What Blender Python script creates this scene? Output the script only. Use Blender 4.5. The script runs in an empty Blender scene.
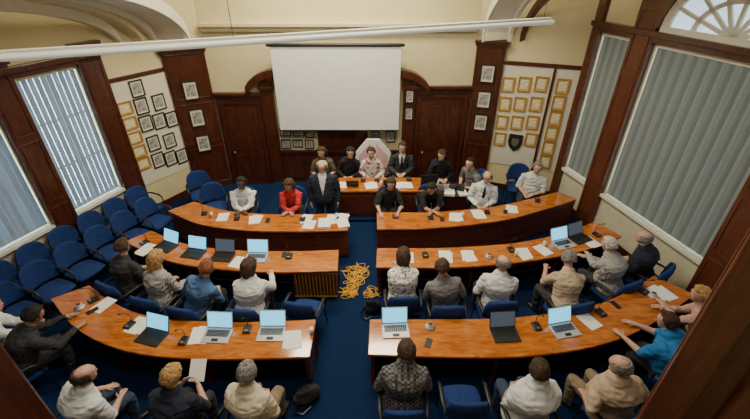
import bpy, math, random
import numpy as np
from mathutils import Vector, Matrix, noise
random.seed(7)
COL = bpy.context.scene.collection
V3 = Vector

# ------------------------------------------------------------------ materials
def newmat(name):
    m = bpy.data.materials.new(name); m.use_nodes = True
    nt = m.node_tree; b = nt.nodes["Principled BSDF"]
    return m, nt, b
def plain(name, col, rough=.6, metal=0, var=.12, scale=6, bump=0, bscale=40, coat=0, spec=None):
    m, nt, b = newmat(name)
    b.inputs["Roughness"].default_value = rough; b.inputs["Metallic"].default_value = metal
    if coat: b.inputs["Coat Weight"].default_value = coat; b.inputs["Coat Roughness"].default_value = .12
    if spec is not None: b.inputs["Specular IOR Level"].default_value = spec
    tc = nt.nodes.new("ShaderNodeTexCoord"); n = nt.nodes.new("ShaderNodeTexNoise")
    n.inputs["Scale"].default_value = scale; n.inputs["Detail"].default_value = 3
    nt.links.new(tc.outputs["Object"], n.inputs["Vector"])
    r = nt.nodes.new("ShaderNodeValToRGB")
    r.color_ramp.elements[0].position = .3; r.color_ramp.elements[1].position = .7
    r.color_ramp.elements[0].color = [max(0, c*(1-var)) for c in col]+[1]
    r.color_ramp.elements[1].color = [min(1, c*(1+var)) for c in col]+[1]
    nt.links.new(n.outputs["Fac"], r.inputs["Fac"]); nt.links.new(r.outputs["Color"], b.inputs["Base Color"])
    if bump:
        n2 = nt.nodes.new("ShaderNodeTexNoise"); n2.inputs["Scale"].default_value = bscale
        nt.links.new(tc.outputs["Object"], n2.inputs["Vector"])
        bp = nt.nodes.new("ShaderNodeBump"); bp.inputs["Strength"].default_value = bump; bp.inputs["Distance"].default_value = .02
        nt.links.new(n2.outputs["Fac"], bp.inputs["Height"]); nt.links.new(bp.outputs["Normal"], b.inputs["Normal"])
    return m
def wood(name, c1, c2, rough=.3, sc=(1, 1, 1), coat=.3):
    m, nt, b = newmat(name)
    b.inputs["Roughness"].default_value = rough; b.inputs["Coat Weight"].default_value = coat
    b.inputs["Coat Roughness"].default_value = .10
    tc = nt.nodes.new("ShaderNodeTexCoord"); mp = nt.nodes.new("ShaderNodeMapping")
    mp.inputs["Scale"].default_value = sc
    n = nt.nodes.new("ShaderNodeTexNoise"); n.inputs["Scale"].default_value = 3; n.inputs["Detail"].default_value = 6; n.inputs["Distortion"].default_value = 1.2
    r = nt.nodes.new("ShaderNodeValToRGB")
    r.color_ramp.elements[0].position = .35; r.color_ramp.elements[1].position = .68
    r.color_ramp.elements[0].color = (*c1, 1); r.color_ramp.elements[1].color = (*c2, 1)
    nt.links.new(tc.outputs["Object"], mp.inputs["Vector"]); nt.links.new(mp.outputs["Vector"], n.inputs["Vector"])
    nt.links.new(n.outputs["Fac"], r.inputs["Fac"]); nt.links.new(r.outputs["Color"], b.inputs["Base Color"])
    return m
def emis(name, col, s):
    m, nt, b = newmat(name)
    b.inputs["Base Color"].default_value = (*col, 1)
    b.inputs["Emission Color"].default_value = (*col, 1); b.inputs["Emission Strength"].default_value = s
    return m
def pattern(name, kind, c1, c2, scale=30):
    m, nt, b = newmat(name); b.inputs["Roughness"].default_value = .85
    tc = nt.nodes.new("ShaderNodeTexCoord")
    mix = nt.nodes.new("ShaderNodeMix"); mix.data_type = 'RGBA'
    mix.inputs[6].default_value = (*c1, 1); mix.inputs[7].default_value = (*c2, 1)
    if kind == "stripe":
        t = nt.nodes.new("ShaderNodeTexWave"); t.inputs["Scale"].default_value = scale; t.bands_direction = 'X'; o = t.outputs["Fac"]
    elif kind == "check":
        t = nt.nodes.new("ShaderNodeTexChecker"); t.inputs["Scale"].default_value = scale; o = t.outputs["Fac"]
    else:
        t = nt.nodes.new("ShaderNodeTexVoronoi"); t.inputs["Scale"].default_value = scale
        lt = nt.nodes.new("ShaderNodeMath"); lt.operation = 'LESS_THAN'; lt.inputs[1].default_value = .33
        nt.links.new(t.outputs["Distance"], lt.inputs[0]); o = lt.outputs[0]
    nt.links.new(tc.outputs["Object"], t.inputs["Vector"])
    nt.links.new(o, mix.inputs[0]); nt.links.new(mix.outputs[2], b.inputs["Base Color"])
    return m

M = {}
M["desk"] = wood("desk_wood", (.34, .085, .010), (.60, .20, .030), .14, (1, 5, 1), .9)
M["deskside"] = wood("desk_side_wood", (.085, .019, .006), (.155, .040, .012), .3, (1, 1, 6), .3)
M["darkwood"] = wood("dark_mahogany", (.042, .010, .005), (.092, .024, .009), .30, (6, 6, 1), .3)
M["postwood"] = wood("brown_oak", (.080, .022, .010), (.145, .044, .017), .38, (9, 9, .8), .2)
M["golden"] = wood("golden_pine", (.50, .24, .03), (.80, .46, .08), .4, (1, 1, 4), .2)
M["cream"] = plain("cream_plaster", (.66, .58, .35), .9, var=.05, scale=1.5)
M["creamlo"] = plain("cream_dado_paint", (.58, .55, .42), .8, var=.05)
M["white"] = plain("white_paint", (.72, .70, .60), .7, var=.04)
M["arch"] = plain("cream_arch_plaster", (.78, .74, .58), .8, var=.04)
M["carpet"] = plain("navy_carpet", (.006, .021, .072), .97, var=.35, scale=60, bump=.3, bscale=200, spec=.1)
M["ceil"] = plain("ceiling_plaster", (.70, .66, .50), .9, var=.04)
M["screen"] = plain("projection_fabric", (.76, .79, .78), .9, var=.02)
M["black"] = plain("black_plastic", (.014, .014, .016), .45)
M["metal"] = plain("brushed_metal", (.42, .43, .45), .3, metal=.9)
M["steel"] = plain("dark_steel_tube", (.05, .05, .055), .35, metal=.7)
M["silver"] = plain("silver_plastic", (.50, .51, .53), .35, metal=.3)
M["blue"] = plain("royal_blue_fabric", (.005, .030, .155), .9, var=.3, scale=30, bump=.2, bscale=90)
M["paper"] = plain("white_paper", (.82, .82, .80), .8, var=.03)
M["gold"] = plain("gilt_frame", (.50, .28, .06), .4, metal=.3)
M["goldmat"] = plain("gilt_mount", (.58, .42, .17), .5, metal=.15)
M["blackframe"] = plain("black_frame_wood", (.02, .017, .015), .4)
M["cert"] = plain("certificate_print", (.72, .64, .42), .6, var=.25, scale=22)
M["photo"] = plain("photo_print", (.30, .30, .29), .5, var=.7, scale=14)
M["display"] = emis("lit_display", (.12, .60, .90), 1.7)
M["displaydim"] = emis("dim_display", (.10, .14, .20), .3)
M["yellow"] = plain("yellow_cord", (.90, .46, .03), .6, var=.2)
M["pink"] = plain("pink_upholstery", (.66, .42, .44), .8, var=.12, scale=10)
M["china"] = plain("white_china", (.75, .75, .73), .2, var=.02)
M["tea"] = plain("brown_tea", (.12, .05, .02), .2)
M["paneL"] = emis("daylit_pane_bright", (.62, .82, 1.0), 13.0)
M["pane"] = emis("daylit_pane", (.72, .86, 1.0), 4.5)
M["panefan"] = emis("daylit_pane_soft", (.62, .76, .95), 1.2)
M["panel2"] = plain("notice_board_white", (.66, .63, .52), .8, var=.03)
M["tubelight"] = emis("light_diffuser", (.66, .68, .60), .35)
def blindmat(name, c, f, k=.9):
    m, nt, b = newmat(name)
    b.inputs["Base Color"].default_value = (*c, 1); b.inputs["Roughness"].default_value = .9
    tr = nt.nodes.new("ShaderNodeBsdfTranslucent"); tr.inputs["Color"].default_value = (*[q*k for q in c], 1)
    mx = nt.nodes.new("ShaderNodeMixShader"); mx.inputs[0].default_value = f
    nt.links.new(b.outputs[0], mx.inputs[1]); nt.links.new(tr.outputs[0], mx.inputs[2])
    nt.links.new(mx.outputs[0], nt.nodes["Material Output"].inputs["Surface"]); return m
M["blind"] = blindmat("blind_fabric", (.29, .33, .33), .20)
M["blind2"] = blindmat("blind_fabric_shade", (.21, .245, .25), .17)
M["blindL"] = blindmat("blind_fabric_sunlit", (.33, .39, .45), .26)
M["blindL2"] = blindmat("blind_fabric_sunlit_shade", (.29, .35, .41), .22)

# ------------------------------------------------------------------ mesh builder
class MB:
    def __init__(s): s.v = []; s.f = []; s.m = []
    def box(s, c, d, mi=0, rz=0, R=None):
        b0 = len(s.v); Rm = R if R is not None else Matrix.Rotation(rz, 3, 'Z')
        for sx in (-1, 1):
            for sy in (-1, 1):
                for sz in (-1, 1):
                    p = Rm @ V3((sx*d[0]/2, sy*d[1]/2, sz*d[2]/2)); s.v.append((p.x+c[0], p.y+c[1], p.z+c[2]))
        for q in ((0,1,3,2),(4,6,7,5),(0,4,5,1),(2,3,7,6),(0,2,6,4),(1,5,7,3)):
            s.f.append([b0+i for i in q]); s.m.append(mi)
    def prism(s, poly, z0, z1, mi=0):
        b0 = len(s.v); n = len(poly)
        for z in (z0, z1):
            for x, y in poly: s.v.append((x, y, z))
        s.f.append([b0+i for i in range(n)][::-1]); s.m.append(mi)
        s.f.append([b0+n+i for i in range(n)]); s.m.append(mi)
        for i in range(n):
            j = (i+1) % n; s.f.append([b0+i, b0+j, b0+n+j, b0+n+i]); s.m.append(mi)
    def strip(s, A, B, z0, z1, mi=0):
        b0 = len(s.v); n = len(A)
        for p in A: s.v.append((p[0], p[1], z0))
        for p in B: s.v.append((p[0], p[1], z0))
        for p in A: s.v.append((p[0], p[1], z1))
        for p in B: s.v.append((p[0], p[1], z1))
        a0, b_0, a1, b1 = b0, b0+n, b0+2*n, b0+3*n
        for i in range(n-1):
            for q in ([a1+i, a1+i+1, b1+i+1, b1+i], [a0+i, b_0+i, b_0+i+1, a0+i+1],
                      [a0+i, a0+i+1, a1+i+1, a1+i], [b_0+i, b1+i, b1+i+1, b_0+i+1]):
                s.f.append(q); s.m.append(mi)
        s.f.append([a0, a1, b1, b_0]); s.m.append(mi)
        s.f.append([a0+n-1, b_0+n-1, b1+n-1, a1+n-1]); s.m.append(mi)
    def tube(s, pts, rad, mi=0, n=12, side=None, fixed=None, cap=True):
        pts = [V3(p) for p in pts]; k = len(pts)
        rad = [r if isinstance(r, tuple) else (r, r) for r in rad]
        T = []
        for i in range(k):
            t = pts[min(i+1, k-1)]-pts[max(i-1, 0)]
            T.append(t.normalized() if t.length > 1e-9 else V3((0, 0, 1)))
        rings = []
        a = V3(side) if side is not None else (V3((1, 0, 0)) if abs(T[0].x) < .8 else V3((0, 1, 0)))
        for i in range(k):
            if fixed: A, B = V3(fixed[0]), V3(fixed[1])
            else:
                a = (a-T[i]*a.dot(T[i])).normalized(); A = a; B = T[i].cross(a)
            rings.append((pts[i], A, B, rad[i][0], rad[i][1]))
        def capr(i, sg):
            p, A, B, ra, rb = rings[i]; t = T[i]*sg; r = min(ra, rb)
            return [(p+t*r*math.sin(f), A, B, ra*math.cos(f), rb*math.cos(f)) for f in (.6, 1.15)], p+t*r
        R = rings; p0 = pts[0]; p1 = pts[-1]
        if cap:
            c0, p0 = capr(0, -1); c1, p1 = capr(k-1, 1); R = c0[::-1]+rings+c1
        b0 = len(s.v)
        for p, A, B, ra, rb in R:
            for j in range(n):
                w = 2*math.pi*j/n; q = p+A*(ra*math.cos(w))+B*(rb*math.sin(w)); s.v.append(tuple(q))
        K = len(R)
        for i in range(K-1):
            for j in range(n):
                j2 = (j+1) % n
                s.f.append([b0+i*n+j, b0+i*n+j2, b0+(i+1)*n+j2, b0+(i+1)*n+j]); s.m.append(mi)
        s.v.append(tuple(p0)); s.v.append(tuple(p1)); e = len(s.v)
        for j in range(n):
            j2 = (j+1) % n
            s.f.append([e-2, b0+j2, b0+j]); s.m.append(mi)
            s.f.append([e-1, b0+(K-1)*n+j, b0+(K-1)*n+j2]); s.m.append(mi)
    def ball(s, c, r, mi=0, n=10):
        rx, ry, rz = r if isinstance(r, tuple) else (r, r, r)
        c = V3(c); b0 = len(s.v); K = n//2+1
        for i in range(1, K):
            f = math.pi*i/K
            for j in range(n):
                w = 2*math.pi*j/n
                s.v.append((c.x+rx*math.sin(f)*math.cos(w), c.y+ry*math.sin(f)*math.sin(w), c.z+rz*math.cos(f)))
        s.v.append((c.x, c.y, c.z+rz)); s.v.append((c.x, c.y, c.z-rz)); e = len(s.v)
        for i in range(K-2):
            for j in range(n):
                j2 = (j+1) % n; s.f.append([b0+i*n+j, b0+(i+1)*n+j, b0+(i+1)*n+j2, b0+i*n+j2]); s.m.append(mi)
        for j in range(n):
            j2 = (j+1) % n
            s.f.append([e-2, b0+j, b0+j2]); s.m.append(mi)
            s.f.append([e-1, b0+(K-2)*n+j2, b0+(K-2)*n+j]); s.m.append(mi)
    def mesh(s, name, mats, smooth=True):
        me = bpy.data.meshes.new(name); me.from_pydata([tuple(p) for p in s.v], [], s.f)
        for mt in mats: me.materials.append(mt)
        me.polygons.foreach_set("material_index", s.m)
        me.polygons.foreach_set("use_smooth", [smooth]*len(s.f)); me.update()
        return me
    def obj(s, name, mats, parent=None, smooth=False, bevel=0, label=None, cat=None, kind=None, group=None):
        if not isinstance(mats, (list, tuple)): mats = [mats]
        o = bpy.data.objects.new(name, s.mesh(name, mats, smooth)); COL.objects.link(o)
        if bevel:
            bv = o.modifiers.new("bevel", 'BEVEL'); bv.width = bevel; bv.segments = 2; bv.limit_method = 'ANGLE'
        if parent: o.parent = parent
        if label: o["label"] = label
        if cat: o["category"] = cat
        if kind: o["kind"] = kind
        if group: o["group"] = group
        return o
def thing(name, label, cat, loc=(0, 0, 0), rz=0, group=None):
    e = bpy.data.objects.new(name, None); e.empty_display_size = .1; COL.objects.link(e)
    e.location = loc; e.rotation_euler = (0, 0, rz); e["label"] = label; e["category"] = cat
    if group: e["group"] = group
    return e
def clone(root, loc, rz=0, label=None):
    o = root.copy(); COL.objects.link(o); o.location = loc; o.rotation_euler = (0, 0, rz)
    if label: o["label"] = label
    def rec(src, dst):
        for ch in src.children:
            c = ch.copy(); COL.objects.link(c); c.parent = dst; rec(ch, c)
    rec(root, o); return o
def st(o): o["kind"] = "structure"; return o

# ------------------------------------------------------------------ room shell
LWp = ((-9.45, -1.2), (-5.72, 8.66)); LC = ((-5.72, 8.66), (-5.01, 9.84)); LP = ((-5.01, 9.84), (-4.17, 10.3))
BK = ((-4.17, 10.3), (2.47, 10.3)); RP = ((2.47, 10.3), (3.12, 10.1)); RC = ((3.12, 10.1), (4.81, 9.46)); RWp = ((4.81, 9.46), (7.42, -1.2))
def frame(seg):
    (x0, y0), (x1, y1) = seg; L = math.hypot(x1-x0, y1-y0); e = ((x1-x0)/L, (y1-y0)/L)
    nrm = (e[1], -e[0])
    return (x0, y0), e, nrm, L
def W(seg, s, d=0):
    o, e, n, L = frame(seg); return (o[0]+e[0]*s+n[0]*d, o[1]+e[1]*s+n[1]*d)
def slab(mb, seg, s0, s1, z0, z1, d0, d1, mi=0):
    mb.prism([W(seg, s0, d0), W(seg, s1, d0), W(seg, s1, d1), W(seg, s0, d1)], z0, z1, mi)
ang = lambda seg: math.atan2(frame(seg)[1][1], frame(seg)[1][0])
HC = 7.0
FP = [(-9.8, -1.5), (7.8, -1.5), (5.2, 9.7), (3.3, 10.5), (-4.3, 10.5), (-6.1, 8.9)]
fl = MB(); fl.prism(FP, -.12, 0); st(fl.obj("floor", M["carpet"]))
ce = MB(); ce.prism(FP, HC, HC+.1); st(ce.obj("ceiling", M["ceil"]))
w = MB(); slab(w, BK, -.1, 6.74, 0, HC, -.15, 0); slab(w, LP, -.02, .98, 0, HC, -.15, 0); slab(w, RP, -.02, .70, 0, HC, -.15, 0)
st(w.obj("wall_back", M["cream"]))
LL = frame(LWp)[3]; off = LL-5.97
wl = [(1.2, 3.2), (off+1.75, off+3.80), (off+4.30, off+5.45)]
w = MB(); slab(w, LWp, 0, LL, 0, 1.0, -.2, 0, 1); slab(w, LWp, 0, LL, 3.75, HC, -.2, 0)
prev = 0
for a, b_ in wl+[(LL, LL)]:
    slab(w, LWp, prev, a, 1.0, 3.75, -.2, 0); prev = b_
slab(w, LC, 0, 1.377, 0, HC, -.15, 0)
st(w.obj("wall_left", [M["cream"], M["creamlo"]]))
RL = frame(RWp)[3]
wr = [(.22, 1.08), (1.62, 4.1), (4.6, 7.2)]
w = MB(); slab(w, RWp, 0, RL, 0, 1.0, -.2, 0, 1); slab(w, RWp, 0, RL, 4.2, HC, -.2, 0)
prev = 0
for a, b_ in wr+[(RL, RL)]:
    slab(w, RWp, prev, a, 1.0, 4.2, -.2, 0); prev = b_
slab(w, RC, 0, 1.807, 0, HC, -.15, 0)
st(w.obj("wall_right", [M["cream"], M["creamlo"]]))
w = MB(); w.prism([(-9.6, -1.35), (7.6, -1.35), (7.6, -1.2), (-9.6, -1.2)], 0, HC); st(w.obj("wall_front", M["cream"]))

wn = 1
for seg, lst, zt, phi in ((LWp, wl, 3.75, -.06), (RWp, wr, 4.2, .14)):
    for a, b_ in lst:
        root = thing("window_%d" % wn, "tall daylit window", "window"); root["kind"] = "structure"; wn += 1
        g = MB(); slab(g, seg, a, b_, 1.0, zt, -.19, -.17); g.obj("window_pane", M["paneL"] if seg is LWp else M["pane"], root)
        g = MB()
        slab(g, seg, a, b_, 1.0, 1.06, -.17, -.10); slab(g, seg, a, b_, zt-.06, zt, -.17, -.10)
        n = max(2, round((b_-a)/.55))
        for i in range(n+1):
            q = a+(b_-a)*i/n; slab(g, seg, max(a, q-.03), min(b_, q+.03), 1.06, zt-.06, -.17, -.10)
        for z in (1.9, 2.8): slab(g, seg, a, b_, z, z+.04, -.16, -.11)
        g.obj("window_frame", M["white"], root)
        bl = thing("vertical_blind", "grey fabric vertical blind covering a tall window", "blind", group="vertical blinds")
        g = MB(); slab(g, seg, a+.01, b_-.01, zt-.08, zt-.02, -.08, -.02); g.obj("head_rail", M["white"], bl)
        sp = .105; k = int((b_-a-.02)/sp); g = MB(); R0 = ang(seg)+phi; cx_, sy_ = math.cos(R0), math.sin(R0); ws = sp*(.985 if seg is LWp else .96)
        hb = .5 if seg is LWp else 1.4
        for i in range(k):
            x, y = W(seg, a+(b_-a)/2+(i-(k-1)/2)*sp*(b_-a-.03)/(k*sp), -.055)
            prof = [(-.5, 0), (-.25, .008*hb), (0, .011*hb), (.25, .008*hb), (.5, 0)]
            nx, ny = frame(seg)[2]
            A_ = [(x+cx_*ws*u+nx*h, y+sy_*ws*u+ny*h) for u, h in prof]; B_ = [(p[0]-nx*.003, p[1]-ny*.003) for p in A_]
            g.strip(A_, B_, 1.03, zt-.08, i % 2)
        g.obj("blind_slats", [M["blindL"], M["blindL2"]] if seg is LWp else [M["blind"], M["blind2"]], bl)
tn = [1]
def trim(mb, mats, bevel=.006, label=None):
    o = mb.obj("trim_%d" % tn[0], mats, bevel=bevel); tn[0] += 1; o["kind"] = "structure"; return o
def panelled(seg, s0, s1, z0, z1, d=.1, cap=True):
    g = MB(); slab(g, seg, s0, s1, z0, z1, 0, d)
    k = max(1, round((z1-z0)/1.3)); h = (z1-z0-.15)/k
    for i in range(k):
        za = z0+.15+i*h; zb = za+h-.12
        for (sa, sb, zc, zd) in ((s0+.06, s1-.06, za, za+.025), (s0+.06, s1-.06, zb-.025, zb), (s0+.06, s0+.085, za, zb), (s1-.085, s1-.06, za, zb)):
            slab(g, seg, sa, sb, zc, zd, d, d+.015)
    if cap:
        slab(g, seg, s0-.03, s1+.03, z1-.10, z1-.04, 0, d+.05); slab(g, seg, s0-.05, s1+.05, z1-.04, z1+.03, 0, d+.08)
        slab(g, seg, s0-.02, s1+.02, z0, z0+.16, 0, d+.03)
    return g
trim(panelled(LP, .0, .955, 0, 3.72, .08), M["darkwood"])
trim(panelled(RP, .0, .68, 0, 3.85, .08), M["darkwood"])
for s0, s1 in ((wl[1][1]+.02, wl[2][0]-.02), (wl[0][1]+.02, wl[1][0]-.02), (wl[2][1]+.01, LL-.0)):
    trim(panelled(LWp, s0, s1, 0, 4.1, .10), M["darkwood"])
for s0, s1 in ((0.0, wr[0][0]-.01), (wr[0][1]+.02, wr[1][0]-.02), (wr[1][1]+.02, wr[2][0]-.02)):
    trim(panelled(RWp, s0, s1, 0, 6.0, .11, False), M["postwood"])
for seg, L, zt in ((LWp, LL, 3.75), (RWp, RL, 4.2)):
    g = MB(); slab(g, seg, 0, L, zt, zt+.10, 0, .10); slab(g, seg, 0, L, zt+.10, zt+.20, 0, .17); trim(g, M["darkwood"])
    g = MB(); slab(g, seg, 0, L, .93, 1.0, 0, .09); trim(g, M["white"])
    g = MB(); slab(g, seg, 0, L, 0, .16, 0, .025)
    o = g.obj("baseboard_left" if seg is LWp else "baseboard_right", M["darkwood"]); o["kind"] = "structure"
g = MB(); slab(g, LC, .0, 1.36, .75, 3.25, 0, .015); trim(g, M["panel2"], 0)
g = MB(); slab(g, RC, .02, 1.78, .75, 3.35, 0, .015); trim(g, M["panel2"], 0)
g = MB(); slab(g, LC, 0, 1.37, 3.25, 3.34, 0, .04); slab(g, LC, 0, 1.37, .0, .16, 0, .03); trim(g, M["darkwood"])
g = MB(); slab(g, RC, 0, 1.80, 3.35, 3.44, 0, .04); slab(g, RC, 0, 1.8, .0, .16, 0, .03); slab(g, RC, 1.15, 1.21, .16, 3.35, 0, .045); trim(g, M["darkwood"])
def back(x0, x1, z0, z1, d0, d1, g): g.prism([(x0, 10.3-d1), (x1, 10.3-d1), (x1, 10.3-d0), (x0, 10.3-d0)], z0, z1)
def backpanel(x0, x1, zt):
    g = MB(); back(x0, x1, 0, zt, 0, .06, g)
    back(x0-.03, x1+.03, zt, zt+.07, 0, .14, g); back(x0, x1, zt-.22, zt-.16, .06, .10, g)
    return g
g = backpanel(-4.12, -2.90, 2.55)
for x in (-4.06, -3.05): back(x, x+.1, 0, 2.33, .06, .09, g)
trim(g, M["darkwood"])
g = backpanel(1.05, 2.44, 2.72)
for x in (1.07, 2.30): back(x, x+.1, 0, 2.5, .06, .09, g)
trim(g, M["darkwood"])
for n, x0, x1, zt in ((1, -3.93, -3.08, 2.25), (2, 1.22, 2.25, 2.42)):
    d = thing("door_%d" % n, "dark panelled wooden door", "door"); d["kind"] = "structure"
    g = MB(); back(x0, x1, .0, zt, .06, .085, g); hw = (x1-x0)
    for zz0, zz1 in ((.2, .9), (1.05, zt-.15)):
        for xa in (x0+.08, x0+hw/2+.04): back(xa, xa+hw/2-.12, zz0, zz1, .085, .095, g)
    g.obj("door_leaf", M["darkwood"], d, bevel=.006)
    g = MB(); g.ball((x0+.08, 10.16, 1.0), .028); g.obj("door_knob", M["gold"], d, smooth=True)
for x0, x1, zt in ((-2.92, -2.60, 3.02), (.72, 1.04, 3.02)):
    g = MB(); back(x0, x1, 0, zt, 0, .13, g); back(x0-.04, x1+.04, zt-.3, zt-.2, 0, .18, g); back(x0-.06, x1+.06, zt-.06, zt+.03, 0, .2, g)
    back(x0+.05, x1-.05, .3, 2.5, .13, .145, g)
    trim(g, M["darkwood"])
for sx, xc in ((1, -2.95), (-1, 1.07)):
    g = MB(); P = []
    for i in range(9):
        t = i/8; P.append((xc-.30*sx+sx*.85*t, 2.72+.42*t**.6+.07*math.sin(t*3.1)))
    A = [(x, z+.08) for x, z in P]; Bq = [(x, z-.10) for x, z in P]
    for y in (10.30, 10.05):
        for x, z in A: g.v.append((x, y, z))
        for x, z in Bq: g.v.append((x, y, z))
    n = 9
    for i in range(n-1):
        for q in ([i, i+1, n+i+1, n+i], [2*n+i, 3*n+i, 3*n+i+1, 2*n+i+1], [i, 2*n+i, 2*n+i+1, i+1], [n+i, n+i+1, 3*n+i+1, 3*n+i]):
            g.f.append(q); g.m.append(0)
    g.f.append([0, n, 3*n, 2*n]); g.m.append(0); g.f.append([n-1, 3*n-1, 4*n-1, 2*n-1]); g.m.append(0)
    trim(g, M["darkwood"], 0)
g = MB(); back(-2.6, .72, 0, .95, 0, .05, g); back(-2.6, .72, .95, 1.02, 0, .09, g)
for i in range(5): back(-2.5+i*.65, -1.98+i*.65, .18, .82, .05, .065, g)
trim(g, M["darkwood"])
g = MB(); back(-1.55, -.20, 1.0, 1.75, .0, .06, g); back(-1.6, -.15, 1.66, 1.76, .06, .1, g); trim(g, M["darkwood"])
g = MB(); back(-4.1, 2.4, 4.05, 4.16, 0, .10, g); back(-4.1, 2.4, 4.16, 4.26, 0, .18, g); trim(g, M["cream"], .02)
def rib(pts, wd, th, mat):
    g = MB(); n = len(pts)
    for p in pts:
        x, y, z = p
        for dx, dz in ((-wd/2, 0), (wd/2, 0), (wd/2, th), (-wd/2, th)): g.v.append((x+dx, y, z+dz))
    for i in range(n-1):
        for j in range(4):
            g.f.append([i*4+j, i*4+(j+1) % 4, (i+1)*4+(j+1) % 4, (i+1)*4+j]); g.m.append(0)
    g.f.append([0, 1, 2, 3]); g.m.append(0); g.f.append([n*4-4+i for i in (3, 2, 1, 0)]); g.m.append(0)
    return trim(g, mat, .01)
def arc(x0, y0, z0, x1, y1, z1, n=18):
    out = []
    for i in range(n):
        t = i/(n-1)*math.pi/2
        out.append((x0+(x1-x0)*(1-math.cos(t)), y0+(y1-y0)*(1-math.cos(t)), z0+(z1-z0)*math.sin(t)))
    return out
rib(arc(-4.65, 9.93, 3.78, -5.0, 4.0, 5.30), .62, .20, M["arch"])
rib(arc(-4.99, 9.72, 3.74, -5.42, 4.0, 5.22), .10, .22, M["white"])
rib(arc(-4.33, 9.98, 3.74, -4.60, 4.0, 5.26), .10, .28, M["white"])
rib(arc(-5.18, 9.40, 3.80, -5.72, 4.0, 5.20), .26, .14, M["cream"])
rib(arc(-5.40, 9.05, 3.86, -6.05, 4.0, 5.02), .12, .20, M["white"])
rib(arc(2.85, 10.05, 3.9, 3.5, 5.2, 5.8), .52, .22, M["arch"])
rib(arc(2.56, 10.08, 3.86, 3.2, 5.2, 5.76), .09, .28, M["white"])
rib(arc(3.13, 9.98, 3.86, 3.8, 5.2, 5.76), .09, .28, M["white"])
rib(arc(3.40, 9.90, 3.9, 4.2, 5.2, 5.6), .12, .18, M["postwood"])
fan = thing("window_9", "arched fanlight with white glazing bars", "window"); fan["kind"] = "structure"
cs, r0 = 2.95, 1.25
N = 20
poly = [(cs+r0*math.cos(math.pi*i/N), 4.46+.95*math.sin(math.pi*i/N)) for i in range(N+1)]
def wallpoly(g, seg, poly, d0, d1, mi=0):
    b0 = len(g.v); n = len(poly)
    for d in (d0, d1):
        for s_, z in poly: x, y = W(seg, s_, d); g.v.append((x, y, z))
    g.f.append([b0+i for i in range(n)]); g.m.append(mi); g.f.append([b0+n+i for i in range(n)][::-1]); g.m.append(mi)
    for i in range(n):
        j = (i+1) % n; g.f.append([b0+i, b0+n+i, b0+n+j, b0+j]); g.m.append(mi)
g = MB(); wallpoly(g, RWp, poly, .0, .02); g.obj("window_pane", M["panefan"], fan)
g = MB()
q = lambda a, z, k: (cs+(a-cs)*k, 4.46+(z-4.46)*k)
for i in range(N):
    (a0, z0), (a1, z1) = poly[i], poly[i+1]
    wallpoly(g, RWp, [q(a0, z0, 1.03), q(a1, z1, 1.03), q(a1, z1, .91), q(a0, z0, .91)], .02, .08)
    wallpoly(g, RWp, [q(a0, z0, .58), q(a1, z1, .58), q(a1, z1, .51), q(a0, z0, .51)], .02, .06)
for i in range(1, 8):
    t = math.pi*i/8; c_, s_ = math.cos(t), math.sin(t); o = .030
    wallpoly(g, RWp, [(cs-o*s_, 4.46+o*c_), (cs+o*s_, 4.46-o*c_), (cs+r0*c_+o*s_, 4.46+.95*s_-o*c_), (cs+r0*c_-o*s_, 4.46+.95*s_+o*c_)], .02, .06)
slab(g, RWp, cs-r0-.03, cs+r0+.03, 4.40, 4.49, 0, .09)
g.obj("window_frame", M["white"], fan)
g = MB()
for i in range(N):
    (a0, z0), (a1, z1) = poly[i], poly[i+1]
    wallpoly(g, RWp, [q(a0, z0, 1.22), q(a1, z1, 1.22), q(a1, z1, 1.03), q(a0, z0, 1.03)], 0, .12)
trim(g, M["postwood"], 0)
g = MB(); g.prism([(2.0, 1.76), (3.0, .9), (3.7, 1.5), (2.65, 2.25)], 0, HC); g.prism([(2.0, 1.75), (1.975, 1.71), (2.12, 1.57), (2.16, 1.61)], 0, HC)
g.prism([(2.26, 1.52), (2.22, 1.47), (2.30, 1.39), (2.34, 1.45)], 0, HC); trim(g, M["postwood"], .015)
g = MB(); g.prism([(-2.15, 1.55), (-3.3, 1.9), (-3.3, 1.0), (-2.15, 1.2)], 0, HC); trim(g, M["darkwood"], .02)
g = MB(); g.prism([(-2.9, 8.22), (2.75, 8.22), (2.75, 10.2), (-2.9, 10.2)], 0, .08); st(g.obj("trim_dais_step", M["carpet"], bevel=.01))

# ------------------------------------------------------------------ picture frames
def picframe(seg, s_, z, wd, ht, fm, pm, label, cat, d=.02, grp=None):
    x, y = W(seg, s_, d); nm = "picture_frame" if cat == "picture" else "certificate_frame"
    root = thing(nm, label, cat, (x, y, z), ang(seg), grp)
    gd = fm is M["gold"]; b = .030 if gd else .026; g = MB()
    for cx, cz, sx, sz in ((0, ht/2-b/2, wd, b), (0, -ht/2+b/2, wd, b), (-wd/2+b/2, 0, b, ht-2*b), (wd/2-b/2, 0, b, ht-2*b)):
        g.box((cx, -.012, cz), (sx, .026, sz))
    g.obj("frame_moulding", fm, root)
    g = MB(); g.box((0, -.004, 0), (wd-2*b, .008, ht-2*b)); g.obj("mount", M["goldmat"] if gd else M["panel2"], root)
    g = MB(); g.box((0, -.010, 0), (wd*.62, .006, ht*.62)); g.obj("print", pm, root)
    return root
for z in (2.67, 2.32, 1.97, 1.63, 1.31):
    picframe(LC, .18, z, .34, .29, M["gold"], M["cert"], "gilt-framed certificate on the cream notice wall", "certificate", grp="gilt framed certificates")
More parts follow.
